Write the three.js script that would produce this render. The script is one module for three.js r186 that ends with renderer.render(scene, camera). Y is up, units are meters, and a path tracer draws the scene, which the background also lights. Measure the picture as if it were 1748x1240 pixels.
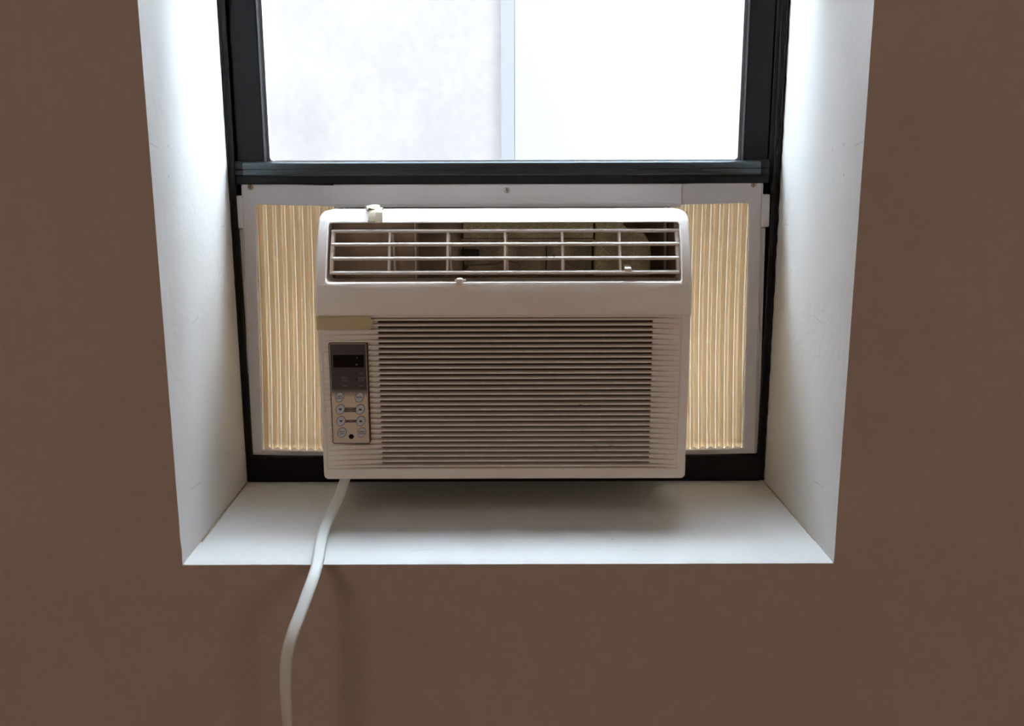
import * as THREE from 'three';
import { RoundedBoxGeometry } from 'three/addons/geometries/RoundedBoxGeometry.js';
import { mergeGeometries, toCreasedNormals } from 'three/addons/utils/BufferGeometryUtils.js';
import { TessellateModifier } from 'three/addons/modifiers/TessellateModifier.js';
import { RectAreaLightUniformsLib } from 'three/addons/lights/RectAreaLightUniformsLib.js';

// ---------------------------------------------------------------- camera, sky, sun, exposure
// metres; y = 0 is the room's floor, z = 0 the room face of the window wall, +z into the room
const scene = new THREE.Scene();
const camera = new THREE.PerspectiveCamera(41.67, 1748 / 1240, 0.05, 100);
camera.position.set(0, 1.2424, 1.0);
camera.rotation.order = 'YXZ';
camera.rotation.x = -THREE.MathUtils.degToRad(11.96);
camera.rotation.z = -THREE.MathUtils.degToRad(0.15);
scene.add(camera);

scene.background = new THREE.Color().setRGB(0.85, 0.98, 1.14);   // even bright overcast
scene.backgroundIntensity = 50;

const renderer = new THREE.WebGLRenderer({ antialias: true });
renderer.toneMapping = THREE.LinearToneMapping;
renderer.toneMappingExposure = 1.0;
const CURTAIN_FILL = 2.6;                                    // strength of the added curtain glow that fills the room
renderer.shadowMap.enabled = true;
RectAreaLightUniformsLib.init();

// ---------------------------------------------------------------- helpers
function rng(seed) { let a = seed >>> 0; return () => { a = (a + 0x6D2B79F5) | 0; let t = Math.imul(a ^ (a >>> 15), 1 | a); t = (t + Math.imul(t ^ (t >>> 7), 61 | t)) ^ t; return ((t ^ (t >>> 14)) >>> 0) / 4294967296; }; }
const L = (r, g, b) => new THREE.Color().setRGB(r, g, b);
function std(color, roughness = 0.6, extra = {}) { return new THREE.MeshStandardMaterial({ color, roughness, ...extra }); }
function phys(color, roughness = 0.6, extra = {}) { return new THREE.MeshPhysicalMaterial({ color, roughness, ...extra }); }
function mesh(name, geo, mat, parent = scene) {
  const g = Array.isArray(geo) ? mergeGeometries(geo.map(plain), false) : geo;
  const m = new THREE.Mesh(g, mat); m.name = name; m.castShadow = true; m.receiveShadow = true; parent.add(m); return m;
}
function plain(g) {                                     // non-indexed, position + normal + uv only, so that pieces can be merged
  const n = g.index ? g.toNonIndexed() : g;
  for (const k of Object.keys(n.attributes)) if (!['position', 'normal', 'uv'].includes(k)) n.deleteAttribute(k);
  return n;
}
function tag(o, label, category, group) { o.userData = { label, category }; if (group) o.userData.group = group; return o; }
function structure(o, label) { o.userData = { kind: 'structure' }; if (label) o.userData.label = label; return o; }
function box(x0, x1, y0, y1, z0, z1, r = 0) {
  const w = x1 - x0, h = y1 - y0, d = z1 - z0;
  const g = r > 0 ? new RoundedBoxGeometry(w, h, d, 2, Math.min(r, w / 2.01, h / 2.01, d / 2.01)) : new THREE.BoxGeometry(w, h, d);
  g.translate((x0 + x1) / 2, (y0 + y1) / 2, (z0 + z1) / 2); return g;
}
function metricUV(g, s = 1) {                           // box-projected uv in metres / s
  const n = g.index ? g.toNonIndexed() : g; const p = n.attributes.position, nn = n.attributes.normal, uv = new Float32Array(p.count * 2);
  for (let i = 0; i < p.count; i++) {
    const ax = Math.abs(nn.getX(i)), ay = Math.abs(nn.getY(i)), az = Math.abs(nn.getZ(i));
    let u, v; if (az >= ax && az >= ay) { u = p.getX(i); v = p.getY(i); } else if (ax >= ay) { u = p.getZ(i); v = p.getY(i); } else { u = p.getX(i); v = p.getZ(i); }
    uv[2 * i] = u / s; uv[2 * i + 1] = v / s;
  }
  n.setAttribute('uv', new THREE.BufferAttribute(uv, 2)); return n;
}
function roundRect(x0, x1, y0, y1, r, P = THREE.Shape, seg = 6) {   // r: one radius or [bl, br, tr, tl]
  const [a, b, c, d] = Array.isArray(r) ? r : [r, r, r, r], pts = [];
  const arc = (cx, cy, rr, from) => { if (rr <= 0) { pts.push(new THREE.Vector2(cx, cy)); return; } for (let i = 0; i <= seg; i++) { const t = from + i / seg * Math.PI / 2; pts.push(new THREE.Vector2(cx + rr * Math.cos(t), cy + rr * Math.sin(t))); } };
  arc(x0 + a, y0 + a, a, Math.PI); arc(x1 - b, y0 + b, b, 1.5 * Math.PI); arc(x1 - c, y1 - c, c, 0); arc(x0 + d, y1 - d, d, 0.5 * Math.PI);
  return new P(pts);
}
function denser(shape, step) {                          // more points along straight edges
  const src = shape.getPoints(1), out = [];
  for (let i = 0; i < src.length; i++) { const a = src[i], b = src[(i + 1) % src.length]; const n = Math.max(1, Math.round(a.distanceTo(b) / step)); for (let k = 0; k < n; k++) out.push(a.clone().lerp(b, k / n)); }
  return out;
}
function extrude(shape, depth, bevel = 0, seg = 2) {    // front face (with bevel) at z = 0, going back to -depth
  const g = new THREE.ExtrudeGeometry(shape, { depth: Math.max(1e-5, depth - 2 * bevel), bevelEnabled: bevel > 0, bevelThickness: bevel, bevelSize: bevel, bevelOffset: -bevel, bevelSegments: seg, curveSegments: 6 });
  g.translate(0, 0, -depth + bevel); return g;
}
function extrudeX(profile, x0, x1, crease = 0.8) {        // a [z, y] profile drawn out along x
  const g = new THREE.ExtrudeGeometry(new THREE.Shape(profile.map(([z, y]) => new THREE.Vector2(z, y))), { depth: x1 - x0, bevelEnabled: false, curveSegments: 4 });
  g.rotateY(-Math.PI / 2); g.translate(x1, 0, 0); return toCreasedNormals(g, crease);
}
function extrudeY(profile, y0, y1) {                     // an [x, z] profile drawn out along y
  const g = new THREE.ExtrudeGeometry(new THREE.Shape(profile.map(([x, z]) => new THREE.Vector2(x, -z))), { depth: y1 - y0, bevelEnabled: false });
  g.rotateX(-Math.PI / 2); g.translate(0, y0, 0); return g;
}
function texture(size, fn, srgb, repeat = 1) {          // fn(u, v) -> [r, g, b] 0..1
  const h = size, d = new Uint8Array(size * h * 4);
  for (let j = 0; j < h; j++) for (let i = 0; i < size; i++) { const c = fn(i / size, j / h, i, j), o = 4 * (j * size + i); d[o] = 255 * Math.min(1, Math.max(0, c[0])); d[o + 1] = 255 * Math.min(1, Math.max(0, c[1])); d[o + 2] = 255 * Math.min(1, Math.max(0, c[2])); d[o + 3] = 255; }
  const t = new THREE.DataTexture(d, size, h); t.wrapS = t.wrapT = THREE.RepeatWrapping; t.magFilter = THREE.LinearFilter; t.minFilter = THREE.LinearMipmapLinearFilter; t.generateMipmaps = true;
  if (srgb) t.colorSpace = THREE.SRGBColorSpace; t.repeat.set(repeat, repeat); t.needsUpdate = true; return t;
}
function noiseGrid(n, seed) { const r = rng(seed), a = new Float32Array(n * n); for (let i = 0; i < a.length; i++) a[i] = r(); return (u, v) => { const x = (u - Math.floor(u)) * n, y = (v - Math.floor(v)) * n, i = Math.floor(x), j = Math.floor(y); let fx = x - i, fy = y - j; fx = fx * fx * (3 - 2 * fx); fy = fy * fy * (3 - 2 * fy); const g = (p, q) => a[((q + n) % n) * n + ((p + n) % n)]; return (g(i, j) * (1 - fx) + g(i + 1, j) * fx) * (1 - fy) + (g(i, j + 1) * (1 - fx) + g(i + 1, j + 1) * fx) * fy; }; }
function fbm(seed, base, oct) { const gs = []; for (let k = 0; k < oct; k++) gs.push(noiseGrid(base << k, seed + 17 * k)); return (u, v) => { let s = 0, w = 0, a = 1; for (const g of gs) { s += a * g(u, v); w += a; a *= 0.55; } return s / w; }; }
function canvasTexture(w, h, draw) { const c = document.createElement('canvas'); c.width = w; c.height = h; draw(c.getContext('2d'), w, h); const t = new THREE.CanvasTexture(c); t.colorSpace = THREE.SRGBColorSpace; return t; }

// ---------------------------------------------------------------- materials
const M = {};
{
  const coarse = fbm(3, 4, 4), fine = fbm(9, 64, 3), rol = fbm(21, 96, 2);
  const stipple = texture(512, (u, v) => { const h = 0.6 * rol(u, v) + 0.4 * fine(u, v); return [h, h, h]; });
  M.wall = std(L(0.5, 0.432, 0.378), 0.78, { map: texture(512, (u, v) => { const k = 0.96 + 0.05 * (coarse(u, v) - 0.5) + 0.05 * (fine(u, v) - 0.5); return [k, k, k * 0.995]; }, true), bumpMap: stipple, bumpScale: 0.0006 });
  M.wallPlain = std(L(0.42, 0.35, 0.28), 0.8);
  M.ceiling = std(L(0.62, 0.58, 0.52), 0.85);
  M.floor = std(L(0.34, 0.19, 0.1), 0.5);
  // white trim paint: brush marks, a few scuffs and specks of dirt
  const r = rng(5), specks = []; for (let i = 0; i < 16; i++) specks.push([r(), r(), 0.0012 + 0.0025 * r(), 0.1 + 0.25 * r()]);
  const scr = []; for (let i = 0; i < 10; i++) scr.push([r(), r(), 0.02 + 0.05 * r(), (r() - 0.5) * 0.5]);
  const paint = fbm(31, 6, 5);
  M.white = std(L(0.77, 0.77, 0.755), 0.55, { map: texture(1024, (u, v) => {
    let k = 0.97 + 0.035 * (paint(u, v) - 0.5);
    for (const [x, y, rr, a] of specks) { const d = Math.hypot(u - x, v - y); if (d < rr) k -= a * 0.5; }
    for (const [x, y, l, s] of scr) { const t = u - x; if (t > 0 && t < l && Math.abs(v - y - s * t) < 0.0009) k -= 0.12; }
    return [k, k, k * 0.99]; }, true), bumpMap: texture(512, (u, v) => { const h = 0.5 * paint(u, v * 3) + 0.5 * fine(u, v); return [h, h, h]; }), bumpScale: 0.0008 });
  M.caulk = std(L(0.45, 0.36, 0.24), 0.8);
  M.bronze = phys(L(0.0085, 0.008, 0.008), 0.5, { specularIntensity: 0.4 });
  M.bronzeGloss = phys(L(0.085, 0.1, 0.105), 0.33, { metalness: 0.8 });
  M.black = phys(L(0.006, 0.005, 0.0045), 0.6, { specularIntensity: 0.4 });
  M.spacer = std(L(0.62, 0.65, 0.7), 0.35, { metalness: 0.6 });
  M.glass = phys(L(1, 1, 1), 0.0, { transmission: 1, thickness: 0, ior: 1.5 });
  // air conditioner
  const grain = fbm(47, 128, 2);
  const plasticBump = texture(512, (u, v) => { const h = grain(u, v); return [h, h, h]; }, false, 6);
  M.plastic = std(L(0.84, 0.80, 0.74), 0.48, { bumpMap: plasticBump, bumpScale: 0.00006 });
  M.grillePlastic = std(L(0.7, 0.655, 0.585), 0.5);
  M.channel = std(L(0.84, 0.86, 0.92), 0.3);
  M.curtainFrame = std(L(0.84, 0.85, 0.9), 0.42);
  M.foldLine = phys(L(0.95, 0.81, 0.58), 0.8, { transmission: 0.8, thickness: 0, side: THREE.DoubleSide });
  M.pleats = phys(L(0.76, 0.575, 0.35), 0.85, { transmission: 0.42, thickness: 0, side: THREE.DoubleSide });
  M.casing = std(L(0.6, 0.58, 0.53), 0.5);
  M.cavity = std(L(0.38, 0.30, 0.22), 0.7);
  M.darkPart = std(L(0.02, 0.017, 0.014), 0.55);
  const cr = rng(77), cells = []; for (let i = 0; i < 24 * 24; i++) cells.push([cr(), cr(), cr()]);
  const foamH = (u, v) => { const n = 24, x = u * n, y = v * n, i = Math.floor(x), j = Math.floor(y); let b = 9, t = 0; for (let q = -1; q < 2; q++) for (let p = -1; p < 2; p++) { const c = cells[((j + q + n) % n) * n + ((i + p + n) % n)], d = Math.hypot(i + p + c[0] - x, j + q + c[1] - y); if (d < b) { b = d; t = c[2]; } } return [1 - Math.min(1, b), t]; };
  M.foam = std(L(0.92, 0.85, 0.6), 0.85, { map: texture(256, (u, v) => { const [h, t] = foamH(u, v), k = 0.68 + 0.2 * t + 0.14 * (h > 0.55 ? 1 : 0); return [k, k, k * 0.97]; }, true), bumpMap: texture(256, (u, v) => { const h = foamH(u, v)[0]; return [h, h, h]; }), bumpScale: 0.0008 });
  M.foamGrey = std(L(0.6, 0.58, 0.43), 0.85, { map: M.foam.map });
  const mesh1 = (u, v) => { const a = (u * 64) % 1, b = (v * 64) % 1; return a < 0.25 || b < 0.25; };
  M.filter = std(L(0.17, 0.105, 0.06), 0.8, { map: texture(512, (u, v) => { const k = mesh1(u, v) ? 0.8 : 0.55; return [k, k, k]; }, true) });
  M.brass = std(L(0.5, 0.38, 0.24), 0.35, { metalness: 0.9 });
  M.zinc = std(L(0.6, 0.6, 0.62), 0.3, { metalness: 0.9 });
  M.screwSlot = std(L(0.05, 0.045, 0.04), 0.6);
  M.cord = phys(L(0.72, 0.75, 0.71), 0.4, { clearcoat: 0.15 });
  const crepe = fbm(61, 48, 3);
  M.tape = std(L(0.7, 0.61, 0.37), 0.75, { map: texture(256, (u, v) => { const k = 0.9 + 0.14 * (crepe(u * 0.4, v * 2.5) - 0.5); return [k, k, k]; }, true), bumpMap: texture(256, (u, v) => { const h = crepe(u * 0.3, v * 3); return [h, h, h]; }), bumpScale: 0.0003 });
  M.tapeCream = std(L(0.8, 0.74, 0.55), 0.7, { map: M.tape.map, side: THREE.DoubleSide });
  // outdoors
  const st = fbm(83, 3, 6), st2 = fbm(91, 10, 4), fine2 = fbm(97, 80, 2);
  M.concrete = std(L(0.283, 0.267, 0.257), 0.9, { map: texture(1024, (u, v) => {
    let k = 0.92 + 0.14 * (st(u, v) - 0.5) + 0.08 * (st2(u, v) - 0.5) + 0.05 * (fine2(u, v) - 0.5);
    const s = Math.max(0, st2(u + 0.3, v * 0.6) - 0.62) * Math.max(0, st(u * 2, v) - 0.4); k -= 1.8 * s;
    const cy = 0.5 + 0.006 * (st2(u * 3, 0.2) - 0.5) + 0.01 * (st(u * 2, 0.7) - 0.5); if (Math.abs(v - cy) < 0.0011 && st2(u * 2, 0.4) > 0.42) k -= 0.12;
    return [k * 0.99, k * 0.99, k]; }, true) });
  M.whiteRender = std(L(0.25, 0.25, 0.25), 0.9);
  M.cornerBoard = std(L(0.17, 0.178, 0.185), 0.7);
  M.ownFacade = std(L(0.22, 0.2, 0.18), 0.9);
  M.ground = std(L(0.2, 0.2, 0.19), 0.95);
}

// ---------------------------------------------------------------- the window wall and its deep niche
const NX0 = -0.372, NX1 = 0.357, SILL = 0.8, HEAD = 2.6;          // the niche
const RX0 = -3.2, RX1 = 3.3, RZ = 3.4, RH = 2.8;                // the room
{
  const r = rng(11);
  const e = 0.006;                                                // the niche is lined with white-painted plaster 6 mm thick
  const body = [box(RX0 - 0.15, NX0 - e, -0.2, RH + 0.2, -0.40, -0.001), box(NX1 + e, RX1 + 0.15, -0.2, RH + 0.2, -0.40, -0.001),
    box(NX0 - e, NX1 + e, -0.2, SILL - e, -0.40, -0.001), box(NX0 - e, NX1 + e, HEAD + e, RH + 0.2, -0.40, -0.001)];
  // painted skin of the room face; its edge along the niche is a hand-cut paint line
  const s = new THREE.Shape([[RX0, 0], [RX1, 0], [RX1, RH], [RX0, RH]].map(([x, y]) => new THREE.Vector2(x, y)));
  const hole = [];
  const wob = (amp) => (r() - 0.5) * 2 * amp;
  const ix0 = -0.3703, ix1 = 0.3603;
  for (let i = 0; i <= 80; i++) { const t = i / 80, near = Math.min(t, 1 - t) < 0.035; hole.push(new THREE.Vector2(ix0 + (ix1 - ix0) * t, SILL - 0.0004 + wob(near ? 0.0009 : 0.0003) - (near ? 0.0007 : 0))); }
  for (let i = 1; i <= 100; i++) hole.push(new THREE.Vector2(ix1 + wob(0.0002 + (i < 5 ? 0.0006 : 0)), SILL + (HEAD - SILL) * i / 100));
  for (let i = 1; i <= 20; i++) hole.push(new THREE.Vector2(ix1 + (ix0 - ix1) * i / 20, HEAD));
  for (let i = 1; i < 100; i++) hole.push(new THREE.Vector2(ix0 + wob(0.0002 + (i > 95 ? 0.0006 : 0)), HEAD + (SILL - HEAD) * i / 100));
  s.holes.push(new THREE.Path(hole));
  const skin = extrude(s, 0.001); 
  const w = mesh('wall_window', metricUV(mergeGeometries([...body, skin].map(plain)), 0.5), M.wall); structure(w, 'taupe painted wall around the deep window niche');
  // lining of the niche: jambs splay by a few millimetres
  function slab(name, label, pts, thick) {                        // quad a b c d (counter-clockwise seen from the niche) with thickness away from it
    const [a, b, c, d] = pts.map((p) => new THREE.Vector3(...p)), n = b.clone().sub(a).cross(d.clone().sub(a)).normalize().multiplyScalar(-thick);
    const N = 60, Mm = 12, pos = [], idx = [], at = (u, v) => a.clone().lerp(b, u).lerp(d.clone().lerp(c, u), v);
    const nr = fbm(name.length * 7, 3, 3);
    for (let j = 0; j <= Mm; j++) for (let i = 0; i <= N; i++) { const p = at(i / N, j / Mm), k = (nr(i / N * 0.9, j / Mm * 0.9) - 0.5) * 0.12 * Math.min(1, 4 * Math.min(i / N, 1 - i / N, j / Mm, 1 - j / Mm) + 0.001); p.addScaledVector(n, k); pos.push(p.x, p.y, p.z); }
    for (let j = 0; j < Mm; j++) for (let i = 0; i < N; i++) { const q = j * (N + 1) + i; idx.push(q, q + 1, q + N + 2, q, q + N + 2, q + N + 1); }
    const base = pos.length / 3; for (const p of [a, b, c, d]) { const q = p.clone().add(n); pos.push(q.x, q.y, q.z); }
    idx.push(base, base + 2, base + 1, base, base + 3, base + 2);
    const ring = [[0, N], [N, Mm * (N + 1) + N], [Mm * (N + 1) + N, Mm * (N + 1)], [Mm * (N + 1), 0]];
    ring.forEach(([p, q], i) => idx.push(q, p, base + i, q, base + i, base + (i + 1) % 4));
    let g = new THREE.BufferGeometry(); g.setAttribute('position', new THREE.Float32BufferAttribute(pos, 3)); g.setIndex(idx); g = toCreasedNormals(g, 0.4);
    g.setAttribute('uv', new THREE.Float32BufferAttribute(new Float32Array(g.attributes.position.count * 2), 2));
    const m = mesh(name, metricUV(g, 0.55), M.white); structure(m, label); return m;
  }
  const zi = -0.335, zo = -0.00005;
  const sill = slab('window_sill', 'white painted sill of the window niche', [[-0.370, SILL, zo], [0.360, SILL, zo], [0.3545, SILL, zi], [-0.3745, SILL, zi]], 0.0055);
  slab('trim_1', 'white painted jamb of the niche, on the side of the power cord', [[-0.3700, SILL, zo], [-0.3745, SILL, zi], [-0.3745, HEAD, zi], [-0.3700, HEAD, zo]], 0.0035);
  slab('trim_2', 'white painted jamb of the niche, across from the power cord', [[0.3545, SILL, zi], [0.360, SILL, zo], [0.360, HEAD, zo], [0.3545, HEAD, zi]], 0.003);
  slab('trim_3', 'white painted head of the niche', [[-0.3745, HEAD, zi], [0.3545, HEAD, zi], [0.360, HEAD, zo], [-0.370, HEAD, zo]], 0.0055);
  // stained caulk along the foot of both jambs
  for (const [xa, xb] of [[-0.3735, -0.3695], [0.3538, 0.3592]]) {
    const pts = []; for (let i = 0; i <= 24; i++) { const t = i / 24; pts.push(new THREE.Vector3(xa + (xb - xa) * t + wob(0.0003), SILL + 0.0002 + wob(0.0003), -0.279 + 0.215 * t)); }
    const g = new THREE.TubeGeometry(new THREE.CatmullRomCurve3(pts), 96, 0.0012, 6); const p = g.attributes.position;
    for (let i = 0; i < p.count; i++) p.setX(i, p.getX(i) + wob(0.00035));
    g.computeVertexNormals(); mesh('caulk_bead', g, M.caulk, sill);
  }
}
// the rest of the room, closed on every side
{
  structure(mesh('floor', box(RX0 - 0.15, RX1 + 0.15, -0.2, 0, -0.001, RZ + 0.15), M.floor), 'warm brown wooden floor');
  structure(mesh('ceiling', box(RX0 - 0.15, RX1 + 0.15, RH, RH + 0.2, -0.001, RZ + 0.15), M.ceiling), 'white ceiling');
  structure(mesh('wall_left', box(RX0 - 0.15, RX0, 0, RH, -0.001, RZ + 0.15), M.wallPlain), 'taupe side wall');
  structure(mesh('wall_right', box(RX1, RX1 + 0.15, 0, RH, -0.001, RZ + 0.15), M.wallPlain), 'taupe side wall');
  structure(mesh('wall_back', box(RX0, RX1, 0, RH, RZ, RZ + 0.15), M.wallPlain), 'taupe wall opposite the window');
}

// ---------------------------------------------------------------- the window: dark aluminium frame with a raised sash
{
  const win = new THREE.Group(); win.name = 'window_1'; win.position.set(0, SILL, -0.3); scene.add(win);
  win.userData = { kind: 'structure', label: 'dark bronze aluminium sash window, its lower sash resting on the air conditioner' };
  const W = (n, g, m, p = win) => { const gg = Array.isArray(g) ? mergeGeometries(g.map(plain)) : g; if (p === win) gg.translate(0, -SILL, 0.3); return mesh(n, gg, m, p); };
  const fx0 = -0.3737, fx1 = 0.3537;
  for (const s of [-1, 1]) {                                      // outer frame: jamb channel with a slot for the sash
    const x = s < 0 ? fx0 : fx1, q = (a, b, y0, y1, z0, z1, r) => s < 0 ? box(x + a, x + b, y0, y1, z0, z1, r) : box(x - b, x - a, y0, y1, z0, z1, r);
    W('jamb_channel', [q(0, 0.0085, SILL, HEAD, -0.292, -0.284, 0.0012), q(0, 0.0035, SILL, HEAD, -0.37, -0.288), q(0.0, 0.012, SILL, HEAD, -0.333, -0.327), q(0.0, 0.014, SILL, HEAD, -0.372, -0.366)], M.bronze);
  }
  W('track_filler', box(fx0 + 0.0036, -0.3500, SILL + 0.037, 1.2137, -0.3255, -0.3105), M.black);
  W('track_filler', box(0.3290, fx1 - 0.0036, SILL + 0.037, 1.2137, -0.3255, -0.3105), M.black);
  W('frame_head', box(fx0 + 0.004, fx1 - 0.004, HEAD - 0.03, HEAD - 0.0005, -0.37, -0.284, 0.002), M.bronze);
  W('frame_sill', [box(fx0 + 0.002, fx1 - 0.002, SILL + 0.0005, SILL + 0.0365, -0.37, -0.2835, 0.0015), box(fx0 + 0.004, fx1 - 0.004, SILL + 0.03, SILL + 0.0372, -0.37, -0.30)], M.black);
  // lower sash, pushed up
  const yb = 1.2137, yt = 2.0, sx0 = -0.3645, sx1 = 0.3410, gx0 = -0.3268, gx1 = 0.3062;
  W('sash_stile', box(sx0, gx0, yb + 0.012, yt, -0.326, -0.294, 0.0025), M.bronze);
  W('sash_stile', box(gx1, sx1, yb + 0.012, yt, -0.326, -0.294, 0.0025), M.bronze);
  W('sash_rail', box(sx0, sx1, yb - 0.001, yb + 0.027, -0.326, -0.2875, 0.0012), M.bronze);
  W('leak_strip', box(sx0 + 0.012, sx1 - 0.012, 1.2035, yb, -0.322, -0.2955), M.black);  // added strip, blocks daylight leaking in over the curtain tops
  W('shade_bar', box(sx0, sx1, yb, yb + 0.018, -0.366, -0.3255), M.bronze);  // unseen outer bar, added to shade the top of the pleats
  W('sash_rail', box(gx0 - 0.002, gx1 + 0.002, yt - 0.035, yt, -0.326, -0.2945, 0.0015), M.bronze);
  // lift rail: a hooked lip along the bottom rail, with an end cap on each side
  const lip = (x0, x1, grow = 0) => { const p = [[-0.008, 0], [0.0066, 0.0003], [0.0085, 0.002], [0.0085, 0.0075], [0.0078, 0.0082], [0.0085, 0.0090], [0.0085, 0.0125]]; for (let k = 1; k <= 7; k++) { const a = k / 7 * Math.PI / 2; p.push([0.0025 + 0.006 * Math.cos(a), 0.0125 + 0.006 * Math.sin(a)]); } p.push([-0.008, 0.0190]);
    return extrudeX(p.map(([z, y]) => [-0.2885 + z * (1 + grow), yb + 0.0098 - grow * 0.004 + y * (1 + grow)]), x0, x1, 0.6); };
  W('lift_rail', lip(-0.3535, 0.3280), M.bronzeGloss);
  W('lift_rail_end_cap', lip(-0.3635, -0.3535, 0.08), M.bronze);
  W('lift_rail_end_cap', lip(0.3280, 0.3385, 0.08), M.bronze);
  // bright spacer round the double glazing
  const sp = roundRect(gx0 - 0.001, gx1 + 0.001, yb + 0.0262, yt - 0.034, 0.006); sp.holes.push(roundRect(gx0 + 0.0032, gx1 - 0.0032, yb + 0.0298, yt - 0.038, 0.005, THREE.Path));
  const sg = extrude(sp, 0.012); sg.translate(0, 0, -0.308); W('glazing_spacer', sg, M.spacer);
  const pane = W('glass_pane', box(gx0 - 0.002, gx1 + 0.002, yb + 0.025, yt - 0.033, -0.3125, -0.3085), M.glass);
  // upper sash, behind
  W('upper_sash_rail', box(sx0, sx1, yt - 0.03, yt + 0.01, -0.364, -0.334), M.bronze);
  W('upper_sash_stile', box(sx0, gx0, yt + 0.01, HEAD - 0.03, -0.364, -0.334), M.bronze);
  W('upper_sash_stile', box(gx1, sx1, yt + 0.01, HEAD - 0.03, -0.364, -0.334), M.bronze);
  W('upper_glass_pane', box(gx0 - 0.002, gx1 + 0.002, yt + 0.005, HEAD - 0.028, -0.352, -0.348), M.glass);
  // black sealant with a ragged edge where the frame meets the plaster
  const r = rng(19);
  for (const s of [-1, 1]) {
    const pts = []; for (let i = 0; i <= 160; i++) pts.push(new THREE.Vector3((s < 0 ? -0.3742 : 0.3542) - s * (0.0012 + 0.0017 * (r() - 0.5)), SILL + 0.001 + i * 0.0099, -0.2832));
    const g = new THREE.TubeGeometry(new THREE.CatmullRomCurve3(pts), 320, 0.0017, 5); W('sealant_bead', g, M.black);
  }
  const pts = []; for (let i = 0; i <= 90; i++) pts.push(new THREE.Vector3(-0.3725 + i * 0.0080, SILL + 0.0006 + 0.0014 * (r() - 0.5), -0.2830)); 
  W('sealant_bead', new THREE.TubeGeometry(new THREE.CatmullRomCurve3(pts), 270, 0.0016, 5), M.black);
}

// ---------------------------------------------------------------- the air conditioner
const AX = -0.010, AY = 0.842;                                     // centre line and underside
const ac = new THREE.Group(); ac.name = 'window_air_conditioner'; ac.position.set(AX, AY, -0.17); scene.add(ac);
tag(ac, 'off-white window air conditioner with louvred vent and ribbed grille, filling the window niche', 'air conditioner');
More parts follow.
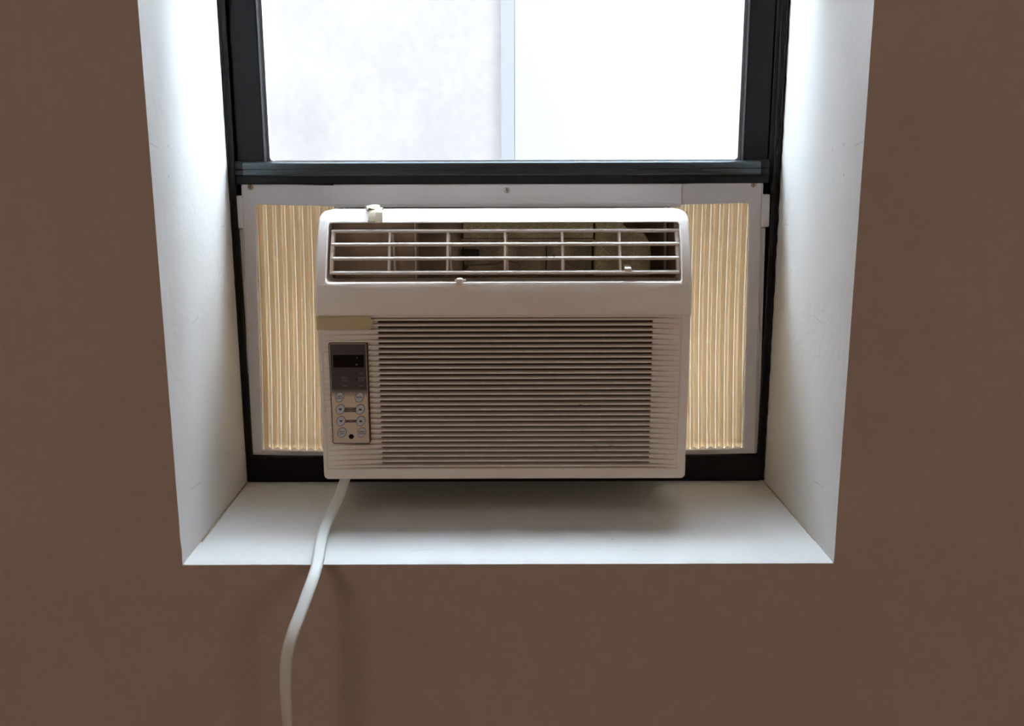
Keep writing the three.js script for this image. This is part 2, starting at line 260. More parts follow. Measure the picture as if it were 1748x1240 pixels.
// everything below is written in room coordinates and moved into the unit's own axes by A()
function A(name, geo, mat, parent = ac) {
  const g = Array.isArray(geo) ? mergeGeometries(geo.map(plain)) : geo;
  g.translate(-AX, -AY, 0.17);
  return mesh(name, g, mat, parent);
}
const X0 = -0.2422, X1 = 0.2222;
const bezelZ = (y) => -0.164 - 0.05 * Math.pow(Math.max(0, (y - 1.056) / 0.122), 1.8) - 0.011 * Math.pow(Math.max(0, (y - 1.1625) / 0.019), 2);
function bend(g, off = 0) { const p = g.attributes.position; for (let i = 0; i < p.count; i++) p.setZ(i, p.getZ(i) + bezelZ(p.getY(i)) + off); return g; }
{
  // casing: solid lower chassis, rear half, thin sheets round the vent duct
  A('casing', [box(-0.232, 0.212, 0.846, 1.086, -0.62, -0.196), box(-0.232, 0.212, 1.086, 1.174, -0.62, -0.350), box(-0.232, -0.2315, 1.086, 1.174, -0.350, -0.225), box(0.2115, 0.212, 1.086, 1.174, -0.350, -0.225), box(-0.232, 0.212, 1.1725, 1.174, -0.350, -0.232)], M.casing);
  // upper bezel
  const outer = new THREE.Shape(denser(roundRect(X0, X1, 1.0555, 1.1815, [0.0012, 0.0012, 0.010, 0.010]), 0.005));
  outer.holes.push(new THREE.Path(denser(roundRect(-0.2292, 0.2098, 1.0962, 1.1664, 0.0035, THREE.Path, 4), 0.005)));
  const bz = toCreasedNormals(bend(new TessellateModifier(0.006, 7).modify(extrude(outer, 0.046, 0.0022, 3))), 0.7);
  const bezel = A('vent_bezel', bz, M.plastic);
  // under the vent a shallow lip ends in a long sagging curve
  const band = []; for (let i = 0; i <= 40; i++) { const t = i / 40; band.push(new THREE.Vector2(X0 + 0.004 + (X1 - X0 - 0.008) * t, 1.0936 - 0.0210 * (1 - Math.pow(2 * t - 1, 2)))); }
  for (let i = 0; i <= 40; i++) band.push(new THREE.Vector2(X1 - 0.004 + (X0 - X1 + 0.008) * i / 40, 1.0938));
  A('bezel_lip', toCreasedNormals(bend(new TessellateModifier(0.006, 5).modify(extrude(new THREE.Shape(band), 0.002, 0.0003, 2)), 0.0009), 0.6), M.plastic, bezel);
  // vent duct behind the louvres
  const duct = A('vent_duct', [box(-0.2314, 0.2114, 1.086, 1.094, -0.349, -0.176), box(-0.2314, -0.2302, 1.094, 1.160, -0.349, -0.206), box(0.2104, 0.2114, 1.094, 1.160, -0.349, -0.206), box(-0.2314, -0.2302, 1.160, 1.1724, -0.349, -0.226), box(0.2104, 0.2114, 1.160, 1.1724, -0.349, -0.226), box(-0.2285, 0.2085, 1.1695, 1.1724, -0.349, -0.236), box(-0.2285, 0.2085, 1.094, 1.1695, -0.349, -0.292)], M.cavity);
  A('duct_panel', box(-0.2284, -0.1242, 1.0945, 1.169, -0.291, -0.228, 0.001), M.cavity, duct);
  A('duct_panel', box(-0.1241, -0.1224, 1.0945, 1.169, -0.291, -0.225), M.grillePlastic, duct);
  A('duct_panel', box(-0.1223, -0.0650, 1.0945, 1.169, -0.291, -0.262), M.cavity, duct);
  const foam = (g) => metricUV(g, 0.022);
  A('foam_insert', foam(mergeGeometries([box(-0.0630, 0.106, 1.1436, 1.169, -0.291, -0.246, 0.001), box(-0.0641, 0.108, 1.1340, 1.1412, -0.291, -0.263)].map(plain))), M.foam, duct);
  A('foam_insert', foam(mergeGeometries([box(-0.0641, 0.0455, 1.0945, 1.1335, -0.291, -0.265, 0.001), box(0.0465, 0.1062, 1.0945, 1.1335, -0.291, -0.266, 0.001)].map(plain))), M.foamGrey, duct);
  const sc = new THREE.Shape(); sc.moveTo(0.1086, 1.0945); sc.lineTo(0.1808, 1.0945); sc.lineTo(0.1816, 1.126); sc.bezierCurveTo(0.1805, 1.140, 0.174, 1.149, 0.166, 1.1550); sc.lineTo(0.151, 1.1565); sc.lineTo(0.1455, 1.1605); sc.lineTo(0.1420, 1.169); sc.lineTo(0.1086, 1.169); sc.closePath();
  const scg = extrude(sc, 0.045, 0.002); scg.translate(0, 0, -0.2465); A('foam_scroll', foam(scg), M.foam, duct);
  const rod = (a, b, rr) => new THREE.TubeGeometry(new THREE.LineCurve3(new THREE.Vector3(...a), new THREE.Vector3(...b)), 1, rr, 6);
  A('wire_rod', [rod([-0.0645, 1.1422, -0.2485], [0.1055, 1.1420, -0.2450], 0.0009), rod([0.1055, 1.1420, -0.246], [0.1330, 1.1185, -0.2445], 0.0009)], M.grillePlastic, duct);
  A('coil_bracket', [box(-0.0645, -0.0430, 1.1185, 1.1275, -0.264, -0.250, 0.001), box(-0.0665, -0.0440, 1.1262, 1.1285, -0.264, -0.247, 0.0005)], M.darkPart, duct);
  { const poly = (pts) => { const g = extrude(new THREE.Shape(pts.map(([a, b]) => new THREE.Vector2(a, b))), 0.012, 0.001); g.translate(0, 0, -0.2515); return g; };
    A('motor_bracket', [poly([[-0.0643, 1.0945], [-0.0565, 1.1075], [-0.0219, 1.1090], [-0.0088, 1.1145], [0.0088, 1.1105], [0.0126, 1.0945]]), poly([[0.0457, 1.0945], [0.0463, 1.1165], [0.0547, 1.1215], [0.0640, 1.1165], [0.0779, 1.1075], [0.0972, 1.0945]])], M.cavity, duct); }

  // adjustable louvre: four horizontal vanes on seven dividers, deflector tips behind
  const rows = [[1.1562, -0.2272, 0.2112], [1.1402, -0.2264, 0.2104], [1.1234, -0.2257, 0.2096], [1.1066, -0.2251, 0.2090]];
  const louvre = new THREE.Group(); louvre.name = 'louvre'; ac.add(louvre);
  const vane = [];
  for (const [y, xa, xb] of rows) { const g = new THREE.CapsuleGeometry(0.0025, xb - xa - 0.005, 4, 12); g.rotateZ(Math.PI / 2); g.scale(1, 1, 2.8); g.rotateX(-0.12); g.translate((xa + xb) / 2, y, bezelZ(y) - 0.0115); vane.push(A('vane', g, M.plastic, louvre)); }
  for (const [i, x] of [-0.2238, -0.1527, -0.0800, -0.0084, 0.0632, 0.1348, 0.2070].entries()) {
    const s = new THREE.Shape(); const n = 10; const ys = []; for (let k = 0; k <= n; k++) ys.push(1.1056 + (1.1566 - 1.1056) * k / n);
    s.moveTo(bezelZ(ys[0]) - 0.0068, ys[0]); for (const y of ys) s.lineTo(bezelZ(y) - 0.0068, y); for (const y of ys.slice().reverse()) s.lineTo(bezelZ(y) - 0.0145, y);
    const th = i === 0 || i === 6 ? 0.0036 : 0.0022, g = new THREE.ExtrudeGeometry(s, { depth: th, bevelEnabled: true, bevelThickness: 0.0004, bevelSize: 0.0004, bevelSegments: 1 }); g.rotateY(-Math.PI / 2); g.translate(x + th / 2, 0, 0);
    A('divider', g, M.plastic, louvre);
  }
  for (const x of [-0.1505, -0.0782, -0.0060, 0.0660, 0.1380]) {
    const g = box(x - 0.0012, x + 0.0012, 1.1010, 1.1520, -0.245, -0.2205, 0.0006); g.translate(-x, -1.128, 0); g.rotateZ(0.035); g.translate(x, 1.128, 0); A('deflector_blade', g, M.grillePlastic, louvre);
  }
  A('adjusting_tab', [box(-0.0680, -0.0605, 1.0932, 1.1012, -0.176, -0.1650, 0.0012), box(-0.0705, -0.0570, 1.0962, 1.0990, -0.184, -0.1735, 0.0008)], M.plastic, louvre);
  { const g = box(-0.0045, 0.0045, -0.0016, 0.0016, -0.016, 0.004, 0.0012); g.rotateX(0.15); g.translate(0.1437, 1.1114, -0.1795); A('adjusting_lever', g, M.plastic, louvre); }

  // ---- ribbed front grille
  const FZ = -0.170, yT = 1.0548, yB = 0.8420;
  const fo = roundRect(X0, X1, yB, yT, [0.006, 0.006, 0.0005, 0.0005]);
  const rx0 = -0.2362, rx1 = 0.2102, ry0 = 0.8562, ry1 = 1.0535;
  fo.holes.push(roundRect(rx0, rx1, ry0, ry1, [0.002, 0.002, 0.0005, 0.0005], THREE.Path));
  const pieces = [extrude(fo, 0.03, 0.0022, 3)];
  // sides of the recess: they run out from nothing at the rim to full depth at the air intake
  const ramp = (xa, xb, da, db) => extrudeY([[xa, -da], [xb, -db], [xb, -0.028], [xa, -0.028]], ry0, ry1);
  pieces.push(ramp(rx0, -0.168, 0.0003, 0.0085), ramp(0.1765, rx1, 0.0085, 0.0003));
  const fg = mergeGeometries(pieces.map(plain)); fg.translate(0, 0, FZ);
  const front = A('front_grille', toCreasedNormals(fg, 0.7), M.plastic);
  const N = 29, yTop = 1.0497, pitch = (1.0497 - 0.8595) / 28;
  const cpx0 = -0.2290, cpx1 = -0.1808, cpy0 = 0.8897, cpy1 = 1.0214;
  const h = 0.00155, slatGeo = (xa, xb) => extrudeX([[-0.0006, -h * 0.8], [0.0001, -h * 0.3], [0.0002, h * 0.25], [-0.0004, h * 0.7], [-0.0035, h], [-0.0115, h * 0.9], [-0.0115, -h], [-0.003, -h]], xa, xb, 0.7);
  const longSlat = slatGeo(-0.2352, 0.2092), shortSlat = slatGeo(cpx1 + 0.0015, 0.2092), stub = slatGeo(-0.2354, cpx0 - 0.0008);
  const place = (geo, y) => { const m = mesh('slat', geo, M.plastic, front); m.position.set(-AX, y - AY, FZ + 0.17); return m; };
  for (let i = 0; i < N; i++) { const y = yTop - i * pitch; if (y < cpy1 + 0.001 && y > cpy0 - 0.0015) { place(shortSlat, y); place(stub, y); } else place(longSlat, y); }
  for (const x of [-0.118, -0.0600, -0.0005, 0.0568, 0.116]) A('support_rib', box(x - 0.0012, x + 0.0012, ry0, ry1, FZ - 0.0165, FZ - 0.0112), M.filter, front);
  { const g = metricUV(box(-0.1685, 0.1770, ry0, ry1, FZ - 0.0205, FZ - 0.0165), 0.12); A('air_filter', g, M.filter, front); }
  // short pale marks across the ribs
  const r = rng(23), marks = [];
  for (let i = 0; i < 46; i++) { const t = r(), row = 14 + Math.floor(t * 12), y = yTop - row * pitch, cx = 0.072 + 0.052 * t + (r() - 0.5) * 0.05, l = 0.002 + 0.008 * r() * r(); const b = box(cx - l / 2, cx + l / 2, y - 0.0008, y + 0.0002 + 0.0006 * r(), FZ - 0.0006, FZ + 0.00062); b.translate(0, 0, 0.00005); marks.push(b); }
  const sc2 = A('pale_marks', marks, std(L(0.86, 0.82, 0.76), 0.8), front); sc2.userData = { kind: 'stuff', label: 'pale marks across the ribs' };

  // ---- control panel
  const recess = roundRect(cpx0, cpx1, cpy0, cpy1, 0.003);
  const cg = extrude(recess, 0.012, 0.0003, 1); cg.translate(0, 0, FZ + 0.0002); 
  const cp = A('control_panel', cg, std(L(0.07, 0.045, 0.03), 0.7));
  const overlay = roundRect(cpx0 + 0.0010, cpx1 - 0.0010, cpy0 + 0.0012, cpy1 - 0.0012, 0.0024);
  const og = extrude(overlay, 0.003, 0.0004, 2); { const p = og.attributes.position, uv = og.attributes.uv; for (let i = 0; i < p.count; i++) uv.setXY(i, (p.getX(i) - cpx0) / (cpx1 - cpx0), (p.getY(i) - cpy0) / (cpy1 - cpy0)); og.translate(0, 0, FZ + 0.0012); }
  const PW = 480, PH = 1312, px = (x) => (x - cpx0) / (cpx1 - cpx0) * PW, py = (y) => (cpy1 - y) / (cpy1 - cpy0) * PH;
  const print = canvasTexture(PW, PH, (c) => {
    // the membrane's own print: charcoal above, beige below, dithered where the inks meet
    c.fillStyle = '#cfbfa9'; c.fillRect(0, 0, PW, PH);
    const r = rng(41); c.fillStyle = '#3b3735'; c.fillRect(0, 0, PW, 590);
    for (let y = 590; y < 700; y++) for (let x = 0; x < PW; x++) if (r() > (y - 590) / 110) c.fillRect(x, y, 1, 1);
    c.strokeStyle = '#b3a595'; c.lineWidth = 9; c.strokeRect(14, 16, PW - 28, PH - 32);
    c.fillStyle = '#5e544b'; c.fillRect(px(-0.2175), py(0.9378), px(-0.1922) - px(-0.2175), py(0.9318) - py(0.9378)); c.fillRect(px(-0.2175), py(0.9216), px(-0.1922) - px(-0.2175), py(0.9182) - py(0.9216));
    c.fillStyle = '#8e8478'; c.textAlign = 'center'; c.textBaseline = 'middle'; c.font = 'bold 24px sans-serif'; c.fillText('TEMP', px(-0.2048), py(0.9363)); c.fillText('TIME', px(-0.2048), py(0.9334)); c.font = 'bold 22px sans-serif'; c.fillText('FAN', px(-0.2048), py(0.9199));
    c.fillStyle = '#77736f'; c.textAlign = 'left'; c.font = 'bold 26px sans-serif';
    c.fillText('COOL', px(-0.1935), py(0.9822)); c.fillText('ENERGY', px(-0.1935), py(0.9762)); c.fillText('SAVER', px(-0.1935), py(0.9730)); c.fillText('FAN', px(-0.1935), py(0.9661));
    c.fillText('AUTO', px(-0.2140), py(0.9762)); c.fillText('COOL', px(-0.2140), py(0.9730)); c.fillText('TIMER', px(-0.2140), py(0.9661));
  });
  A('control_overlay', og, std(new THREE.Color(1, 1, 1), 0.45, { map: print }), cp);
  const top = FZ + 0.0013;
  { const g = extrude(roundRect(-0.2236, -0.1852, 0.9898, 1.0057, 0.0012), 0.0012, 0.0002, 1); const p = g.attributes.position, uv = g.attributes.uv; for (let i = 0; i < p.count; i++) uv.setXY(i, (p.getX(i) + 0.2236) / 0.0384, (p.getY(i) - 0.9898) / 0.0159); g.translate(0, 0, top + 0.0003);
    A('display', g, phys(new THREE.Color(1, 1, 1), 0.15, { map: canvasTexture(512, 212, (c, w, h) => { c.fillStyle = '#0d0807'; c.fillRect(0, 0, w, h); c.fillStyle = '#8d8386'; c.font = 'bold 46px sans-serif'; c.fillText('F', 385, 66); c.font = 'bold 42px sans-serif'; c.fillText('hr', 368, 180); }) }), cp); }
  for (const [x, y] of [[-0.1955, 0.9822], [-0.2165, 0.9746], [-0.1955, 0.9746], [-0.2163, 0.9661], [-0.1954, 0.9661]]) { const g = new THREE.CylinderGeometry(0.0011, 0.0011, 0.0012, 14); g.rotateX(Math.PI / 2); g.translate(x, y, top); A('indicator_light', g, M.darkPart, cp); }
  { const g = new THREE.CylinderGeometry(0.0031, 0.0033, 0.0016, 24); g.rotateX(Math.PI / 2); g.translate(-0.2047, 0.8997, top); A('remote_sensor', g, phys(L(0.006, 0.007, 0.012), 0.15), cp); }
  const btn = [[-0.2176, 0.9513, 'TIMER|ON/OFF'], [-0.1924, 0.9512, 'MODE'], [-0.2172, 0.9354, 'v'], [-0.1921, 0.9354, '^'], [-0.2170, 0.9201, 'v'], [-0.1919, 0.9201, '^'], [-0.2164, 0.9050, 'AUTO|COOL'], [-0.1914, 0.9050, 'POWER|ON/OFF']];
  btn.forEach(([x, y, t], i) => {
    const s = new THREE.Shape(); for (let k = 0; k < 36; k++) { const a = k / 36 * 2 * Math.PI, ex = 0.0055 * Math.cos(a), ey = 0.0071 * Math.sin(a), w = -0.5; const X = ex * Math.cos(w) - ey * Math.sin(w), Y = ex * Math.sin(w) + ey * Math.cos(w); k ? s.lineTo(X, Y) : s.moveTo(X, Y); }
    const g = extrude(s, 0.001, 0.0003, 1), p = g.attributes.position, uv = g.attributes.uv; for (let k = 0; k < p.count; k++) uv.setXY(k, 0.5 + p.getX(k) / 0.015, 0.5 + p.getY(k) / 0.015);
    g.translate(x, y, top + 0.00035);
    const tex = canvasTexture(256, 256, (c) => { c.fillStyle = '#b9c0c6'; c.fillRect(0, 0, 256, 256); c.save(); c.translate(128, 128); c.rotate(0.5); c.strokeStyle = i >= 7 ? '#8c7c6c' : '#4e5560'; c.lineWidth = 13; c.beginPath(); c.ellipse(0, 0, 90, 116, 0, 0, 7); c.stroke(); c.restore();
      c.fillStyle = '#26303c'; c.textAlign = 'center'; c.textBaseline = 'middle';
      if (t === 'v' || t === '^') { const d = t === 'v' ? 1 : -1; c.beginPath(); c.moveTo(128 - 44, 128 - 22 * d); c.lineTo(128 + 44, 128 - 22 * d); c.lineTo(128, 128 + 30 * d); c.fill(); }
      else { const ls = t.split('|'); c.font = 'bold 42px sans-serif'; ls.forEach((l, k) => c.fillText(l, 128, 128 + (k - (ls.length - 1) / 2) * 44, 150)); } });
    A('button', g, std(new THREE.Color(1, 1, 1), 0.5, { map: tex }), cp);
  });
}
// top mounting channel and the accordion side curtains
function screw(parent, x, y, z, mat) {                              // pan head with a cross recess
  const pts = [[0, 0.0016], [0.0014, 0.0016], [0.0026, 0.0012], [0.0036, 0.0004], [0.0039, 0], [0.0039, -0.0015]].map(([a, b]) => new THREE.Vector2(a, b)); const g = new THREE.LatheGeometry(pts, 20); g.rotateX(Math.PI / 2); g.translate(x, y, z);
  const m = A('screw', g, mat, parent); A('screw_slot', [box(x - 0.0019, x + 0.0019, y - 0.0004, y + 0.0004, z + 0.0011, z + 0.0018), box(x - 0.0004, x + 0.0004, y - 0.0019, y + 0.0019, z + 0.0011, z + 0.0018)], M.screwSlot, m); return m;
}
{
  const s = new THREE.Shape([[-0.300, 1.1817], [-0.2855, 1.1817], [-0.2840, 1.1828], [-0.2842, 1.1868], [-0.2852, 1.1885], [-0.2852, 1.2105], [-0.2862, 1.2122], [-0.302, 1.2122], [-0.302, 1.2108], [-0.2880, 1.2108], [-0.2880, 1.1833], [-0.300, 1.1833]].map(([a, b]) => new THREE.Vector2(a, b)));
  const g = new THREE.ExtrudeGeometry(s, { depth: 0.461, bevelEnabled: false }); g.rotateY(-Math.PI / 2); g.translate(0.2252, 0, 0);
  // rotateY(-90 deg) sends the profile's x to z and the length to -x
  const ch = A('mounting_channel', g, M.channel); screw(ch, -0.0064, 1.2044, -0.2848, M.zinc);
  A('filler_strip', box(-0.2315, 0.2115, 1.1745, 1.1812, -0.310, -0.290), M.black, ch);

  for (const side of [-1, 1]) {
    const lean = side < 0 ? 1.65 : 1.3, ox = side < 0 ? -0.3575 : 0.3330, oy = 1.2146, inner = side < 0 ? 0.137 : 0.1300, H = 0.377;
    // drawn as the left-hand curtain: x grows from the outer edge to the cabinet, y down from the top edge; then mirrored
    const put = (g) => { const n = g.index ? g.toNonIndexed() : g, p = n.attributes.position, a = -THREE.MathUtils.degToRad(lean), c = Math.cos(a), q = Math.sin(a);
      for (let i = 0; i < p.count; i++) { const x = p.getX(i), y = p.getY(i); p.setXY(i, -side * (x * c - y * q) + ox, x * q + y * c + oy); }
      if (side > 0) { const b = p.array; for (let i = 0; i < b.length; i += 9) for (let k = 0; k < 3; k++) { const t = b[i + 3 + k]; b[i + 3 + k] = b[i + 6 + k]; b[i + 6 + k] = t; } }
      n.computeVertexNormals(); return n; };
    const fr = new THREE.Shape([[0, 0], [inner, 0], [inner, -0.0275], [inner, -H + 0.0075], [inner, -H], [0, -H]].map(([a, b]) => new THREE.Vector2(a, b)));
    fr.holes.push(roundRect(0.0160, inner - 0.004, -H + 0.0075, -0.0275, [0.001, 0.001, 0.001, 0.005], THREE.Path));
    const fg = extrude(fr, 0.004, 0.0007, 1); fg.translate(0, 0, -0.2898);
    const strips = [box(0.010, inner, -H + 0.0005, -H + 0.0070, -0.3170, -0.2930), box(-0.0068, 0.0005, -H, -0.061, -0.300, -0.2915, 0.001), box(-0.0012, -0.0002, -H, -0.002, -0.3, -0.2892)];
    const curtain = A('side_curtain', put(mergeGeometries([fg, ...strips].map(plain))), M.curtainFrame);
    // pleated sheet
    // pleated sheet: a broad and a narrow face to each fold; the strips along the crests are paler and clearer
    const faces = [[], []]; let x = 0.0085;
    for (let k = 0; k < 12; k++) { const pt = 0.0128 - 0.0026 * k / 12, a = [x, 0], b = [x + 0.10 * pt, 0.0004], c = [x + 0.56 * pt, 0.0098], d = [x + 0.67 * pt, 0.0102], e = [x + 0.73 * pt, 0.0094], f = [x + pt, 0]; x += pt; if (x > inner - 0.001) break; faces[0].push([a, b], [b, c], [d, e], [e, f]); faces[1].push([c, d]); }
    const nY = 24;
    for (const [k, list] of faces.entries()) {
      const pos = [];
      for (const [p, q] of list) for (let j = 0; j < nY; j++) {
        const at = (w, t) => { const y = -0.024 - (H - 0.0285) * t, bow = 0.0014 * Math.sin(t * Math.PI) * (side > 0 ? 1.6 : 1); return [w[0] + bow, y, -0.3062 + w[1]]; };
        const A0 = at(p, j / nY), B0 = at(q, j / nY), A1 = at(p, (j + 1) / nY), B1 = at(q, (j + 1) / nY);
        pos.push(...A0, ...A1, ...B1, ...A0, ...B1, ...B0);
      }
      let pg = new THREE.BufferGeometry(); pg.setAttribute('position', new THREE.Float32BufferAttribute(pos, 3)); pg.setAttribute('uv', new THREE.Float32BufferAttribute(new Float32Array(pos.length / 3 * 2), 2)); pg.computeVertexNormals();
      pg = put(pg); A(k ? 'fold_lines' : 'accordion_pleats', toCreasedNormals(pg, 0.5), k ? M.foldLine : M.pleats, curtain);
    }
    const cl = box(-0.0105, 0.0002, -0.0600, -0.0165, -0.2990, -0.2860, 0.0022); A('edge_clip', put(cl), M.curtainFrame, curtain);
    const sx = side < 0 ? -0.3470 : 0.3220, sy = side < 0 ? 1.2090 : 1.2108; screw(curtain, sx, sy, -0.2897, M.brass);
  }
}
// power cord: flat three-core cable, out from under the unit, over the sill and down the wall
{
  const P = [[-0.205, 0.850, -0.232], [-0.2155, 0.842, -0.185], [-0.2200, 0.8265, -0.155], [-0.2240, 0.8165, -0.120], [-0.2252, 0.8105, -0.075], [-0.2222, 0.8072, -0.035], [-0.2170, 0.8055, 0.006], [-0.2175, 0.7985, 0.025], [-0.2198, 0.7905, 0.040], [-0.2254, 0.7730, 0.064], [-0.2304, 0.7590, 0.079], [-0.2352, 0.7410, 0.088], [-0.2378, 0.7125, 0.092], [-0.2388, 0.6580, 0.091], [-0.2400, 0.58, 0.086], [-0.2400, 0.42, 0.07], [-0.24, 0.20, 0.05], [-0.235, 0.03, 0.045]].map((p) => new THREE.Vector3(...p));
  const curve = new THREE.CatmullRomCurve3(P, false, 'centripetal'), N = 220, K = 20, pos = [], idx = [], uv = [];
  const fr = curve.computeFrenetFrames(N, false);
  for (let i = 0; i <= N; i++) {
    const t = i / N, c = curve.getPointAt(t), tan = fr.tangents[i];
    // flat on the sill, turning on edge as it hangs
    const tw = THREE.MathUtils.degToRad(-8 + 92 * THREE.MathUtils.smoothstep(t, 0.30, 0.52));
    const side = new THREE.Vector3(1, 0, 0).addScaledVector(tan, -tan.x).normalize(), up = tan.clone().cross(side).normalize();
    const a = side.clone().multiplyScalar(Math.cos(tw)).addScaledVector(up, Math.sin(tw)), b = tan.clone().cross(a).normalize();
    for (let k = 0; k < K; k++) { const q = k / K * 2 * Math.PI, u = 0.0066 * Math.sign(Math.cos(q)) * Math.pow(Math.abs(Math.cos(q)), 0.8), v = 0.0036 * Math.sin(q) * (1 - 0.06 * Math.cos(4 * q)); const p = c.clone().addScaledVector(a, u).addScaledVector(b, v); pos.push(p.x, p.y, p.z); uv.push(k / K, t * 10); }
  }
  for (let i = 0; i < N; i++) for (let k = 0; k < K; k++) { const q = i * K + k, w = i * K + (k + 1) % K; idx.push(q, w, q + K, w, w + K, q + K); }
  const g = new THREE.BufferGeometry(); g.setAttribute('position', new THREE.Float32BufferAttribute(pos, 3)); g.setAttribute('uv', new THREE.Float32BufferAttribute(uv, 2)); g.setIndex(idx); g.computeVertexNormals();
  const c = A('power_cord', g, M.cord); c.userData = { label: 'pale grey flat power cord' };
}

// ---------------------------------------------------------------- masking tape
{
  const g0 = new THREE.Group(); g0.name = 'masking_tape_strip'; g0.position.set(-0.206, 1.038, -0.168); scene.add(g0);
  tag(g0, 'yellowish masking tape strip with torn end stuck across the ribs above the control panel', 'tape');
  const pts = [[-0.2424, 1.0375], [-0.1775, 1.0378], [-0.1758, 1.0392], [-0.1745, 1.0388], [-0.1737, 1.0410], [-0.1742, 1.0432], [-0.1728, 1.0448], [-0.1718, 1.0462], [-0.1722, 1.0490], [-0.1740, 1.0512], [-0.1752, 1.0535], [-0.1768, 1.0549], [-0.2424, 1.0549]].map(([a, b]) => new THREE.Vector2(a, b));
  const g = extrude(new THREE.Shape(denser(new THREE.Shape(pts), 0.0035)), 0.0003); const p = g.attributes.position;
  for (let i = 0; i < p.count; i++) { const x = p.getX(i); p.setZ(i, p.getZ(i) - 0.1683 + 0.0006 * Math.sin(x * 210) * (x > -0.2 ? 1 : 0) - (x < -0.2410 ? 0.0015 : 0)); }
  g.computeVertexNormals(); const m = metricUV(g, 0.03); m.translate(0.206, -1.038, 0.168); mesh('tape', m, M.tape, g0);
  const wrap = metricUV(box(-0.2428, -0.2424, 1.0375, 1.0549, -0.196, -0.1696), 0.03); wrap.translate(0.206, -1.038, 0.168); mesh('tape_end', wrap, M.tape, g0);
}
{
  const t = new THREE.Group(); t.name = 'crumpled_tape'; t.position.set(-0.178, 1.1815, -0.222); scene.add(t);
  tag(t, 'cream scrap of crumpled tape folded over the top edge of the air conditioner', 'tape');
  // a leaf is a ribbon with thickness along a path in the y-z plane, its width along x, skewed
  const leaf = (path, x0, x1, skew, name) => { const th = 0.0005, c = new THREE.CatmullRomCurve3(path.map(([z, y]) => new THREE.Vector3(0, y, z))), N = 24, W = 10, pos = [], idx = []; const r = rng(path.length * 13 + 1);
    for (const s of [0, 1]) for (let i = 0; i <= N; i++) { const q = c.getPointAt(i / N), tg = c.getTangentAt(i / N), n = new THREE.Vector3(0, tg.z, -tg.y); for (let k = 0; k <= W; k++) { const u = k / W, rag = (i === N ? 0.0012 : 0) * (r() - 0.5), o = (s ? -th : th) + 0.0009 * Math.sin(u * 5 + i * 0.3); pos.push(x0 + (x1 - x0) * u + skew * i / N, q.y + n.y * o + rag, q.z + n.z * o); } }
    const S = (N + 1) * (W + 1); for (let i = 0; i < N; i++) for (let k = 0; k < W; k++) { const a = i * (W + 1) + k, b = a + W + 1; idx.push(a, a + 1, b, a + 1, b + 1, b, S + a, S + b, S + a + 1, S + a + 1, S + b, S + b + 1); }
    for (let i = 0; i < N; i++) for (const k of [0, W]) { const a = i * (W + 1) + k, b = a + W + 1; k ? idx.push(a, S + a, b, b, S + a, S + b) : idx.push(a, b, S + a, b, S + b, S + a); }
    for (let k = 0; k < W; k++) for (const i of [0, N]) { const a = i * (W + 1) + k; i ? idx.push(a, a + 1, S + a, a + 1, S + a + 1, S + a) : idx.push(a, S + a, a + 1, a + 1, S + a, S + a + 1); }
    let g = new THREE.BufferGeometry(); g.setAttribute('position', new THREE.Float32BufferAttribute(pos, 3)); g.setIndex(idx); g = toCreasedNormals(g, 0.8); g.setAttribute('uv', new THREE.Float32BufferAttribute(new Float32Array(g.attributes.position.count * 2), 2)); g = metricUV(g, 0.03); g.translate(0.178, -1.1815, 0.222); mesh(name, g, M.tapeCream, t); };
  leaf([[-0.246, 1.1825], [-0.232, 1.1832], [-0.2225, 1.1835], [-0.2150, 1.1800], [-0.2110, 1.1740], [-0.2078, 1.1685]], -0.1830, -0.1650, 0.003, 'tape_fold');
  leaf([[-0.250, 1.1828], [-0.240, 1.1850], [-0.231, 1.1872], [-0.223, 1.1868], [-0.2175, 1.1835]], -0.1905, -0.1730, 0.008, 'tape_fold');
}

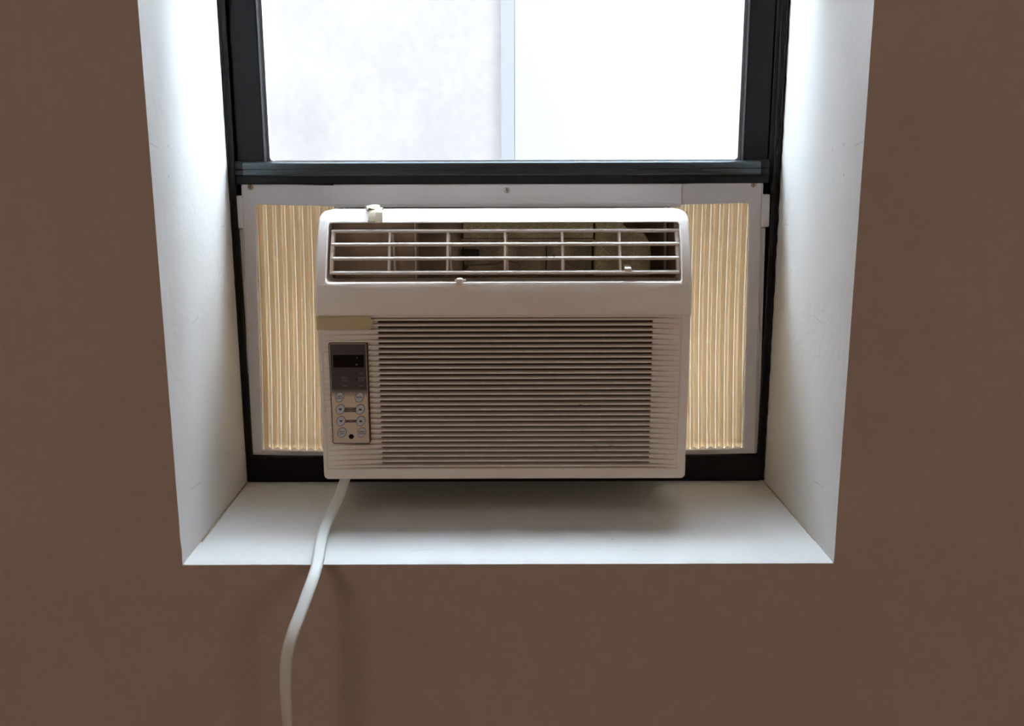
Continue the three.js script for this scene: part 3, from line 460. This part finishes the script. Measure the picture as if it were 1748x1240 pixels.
// ---------------------------------------------------------------- outdoors: a narrow yard between buildings
{
  const b = new THREE.Group(); b.name = 'concrete_building'; b.position.set(-4, -4, -3.5); scene.add(b);
  tag(b, 'pale stained concrete building wall seen through the window glass', 'building');
  const g = metricUV(box(-9, -0.045, -4, 8.3, -9, -3.5), 2.35); g.translate(4, 4, 3.5); mesh('facade', g, M.concrete, b);
  const c = box(-0.047, 0.0141, -4, 8.3, -9, -3.49); c.translate(4, 4, 3.5); mesh('corner_board', c, M.cornerBoard, b);
  const w = new THREE.Group(); w.name = 'white_building'; w.position.set(3, -4, -4.6); scene.add(w);
  tag(w, 'glaring white rendered building wall beyond the edge of the concrete wall', 'building');
  const k = box(0.02, 9, -4, 10.2, -9, -4.6); k.translate(-3, 4, 4.6); mesh('facade', k, M.whiteRender, w);
  const up = new THREE.Group(); up.name = 'wall_outside'; scene.add(up); structure(up, 'facade of the building the room belongs to, with upper storeys added to shade the yard');
  mesh('facade', [box(-9, RX0 - 0.16, -4, 3.02, -0.40, 4), box(RX1 + 0.16, 9, -4, 3.02, -0.40, 4), box(RX0 - 0.16, RX1 + 0.16, -4, -0.21, -0.40, 4)], M.ownFacade, up);
  mesh('shading_storeys', box(-9, 9, 3.02, 12.5, -0.40, 6), M.ownFacade, up);  // unseen storeys added to keep sky light off the walls opposite
  structure(mesh('ground', box(-14, 14, -4.3, -4, -14, 6), M.ground), 'concrete yard');
}

// ---------------------------------------------------------------- added fill light: two made-up curtained windows, unseen behind the camera
for (const [k, x] of [-2.2, 2.3].entries()) {
  const w = new THREE.Group(); w.name = 'window_' + (k + 2); w.position.set(x, 0.5, RZ - 0.012); scene.add(w);
  structure(w, 'added unseen window with a glowing beige curtain, fill light for the room');
  const frame = roundRect(-0.66, 0.66, -0.06, 1.46, 0.004); frame.holes.push(roundRect(-0.60, 0.60, 0, 1.40, 0.002, THREE.Path));
  mesh('frame', extrude(frame, 0.03, 0.003), M.white, w).position.z = 0.01;
  // added curtain with shallow folds, given its own glow as fill
  const pos = [], fold = (i) => -(0.004 + 0.006 * Math.sin(i * 0.55));
  for (let i = 0; i < 120; i++) { const a = -0.60 + i * 0.01, b = a + 0.01, za = fold(i), zb = fold(i + 1); pos.push(a, 0, za, a, 1.4, za, b, 1.4, zb, a, 0, za, b, 1.4, zb, b, 0, zb); }
  const g = new THREE.BufferGeometry(); g.setAttribute('position', new THREE.Float32BufferAttribute(pos, 3)); g.setAttribute('uv', new THREE.Float32BufferAttribute(new Float32Array(pos.length / 3 * 2), 2)); g.computeVertexNormals();
  mesh('curtain', g, std(L(0.6, 0.5, 0.4), 0.9, { emissive: L(1, 0.8, 0.66), emissiveIntensity: 0.6, side: THREE.DoubleSide }), w);
  const r = new THREE.RectAreaLight(L(1, 0.8, 0.66), CURTAIN_FILL, 1.2, 1.4); r.position.set(0, 0.7, -0.03); w.add(r);
}

scene.traverse((o) => { if (o.isMesh) { o.castShadow = true; o.receiveShadow = true; } });
renderer.render(scene, camera);
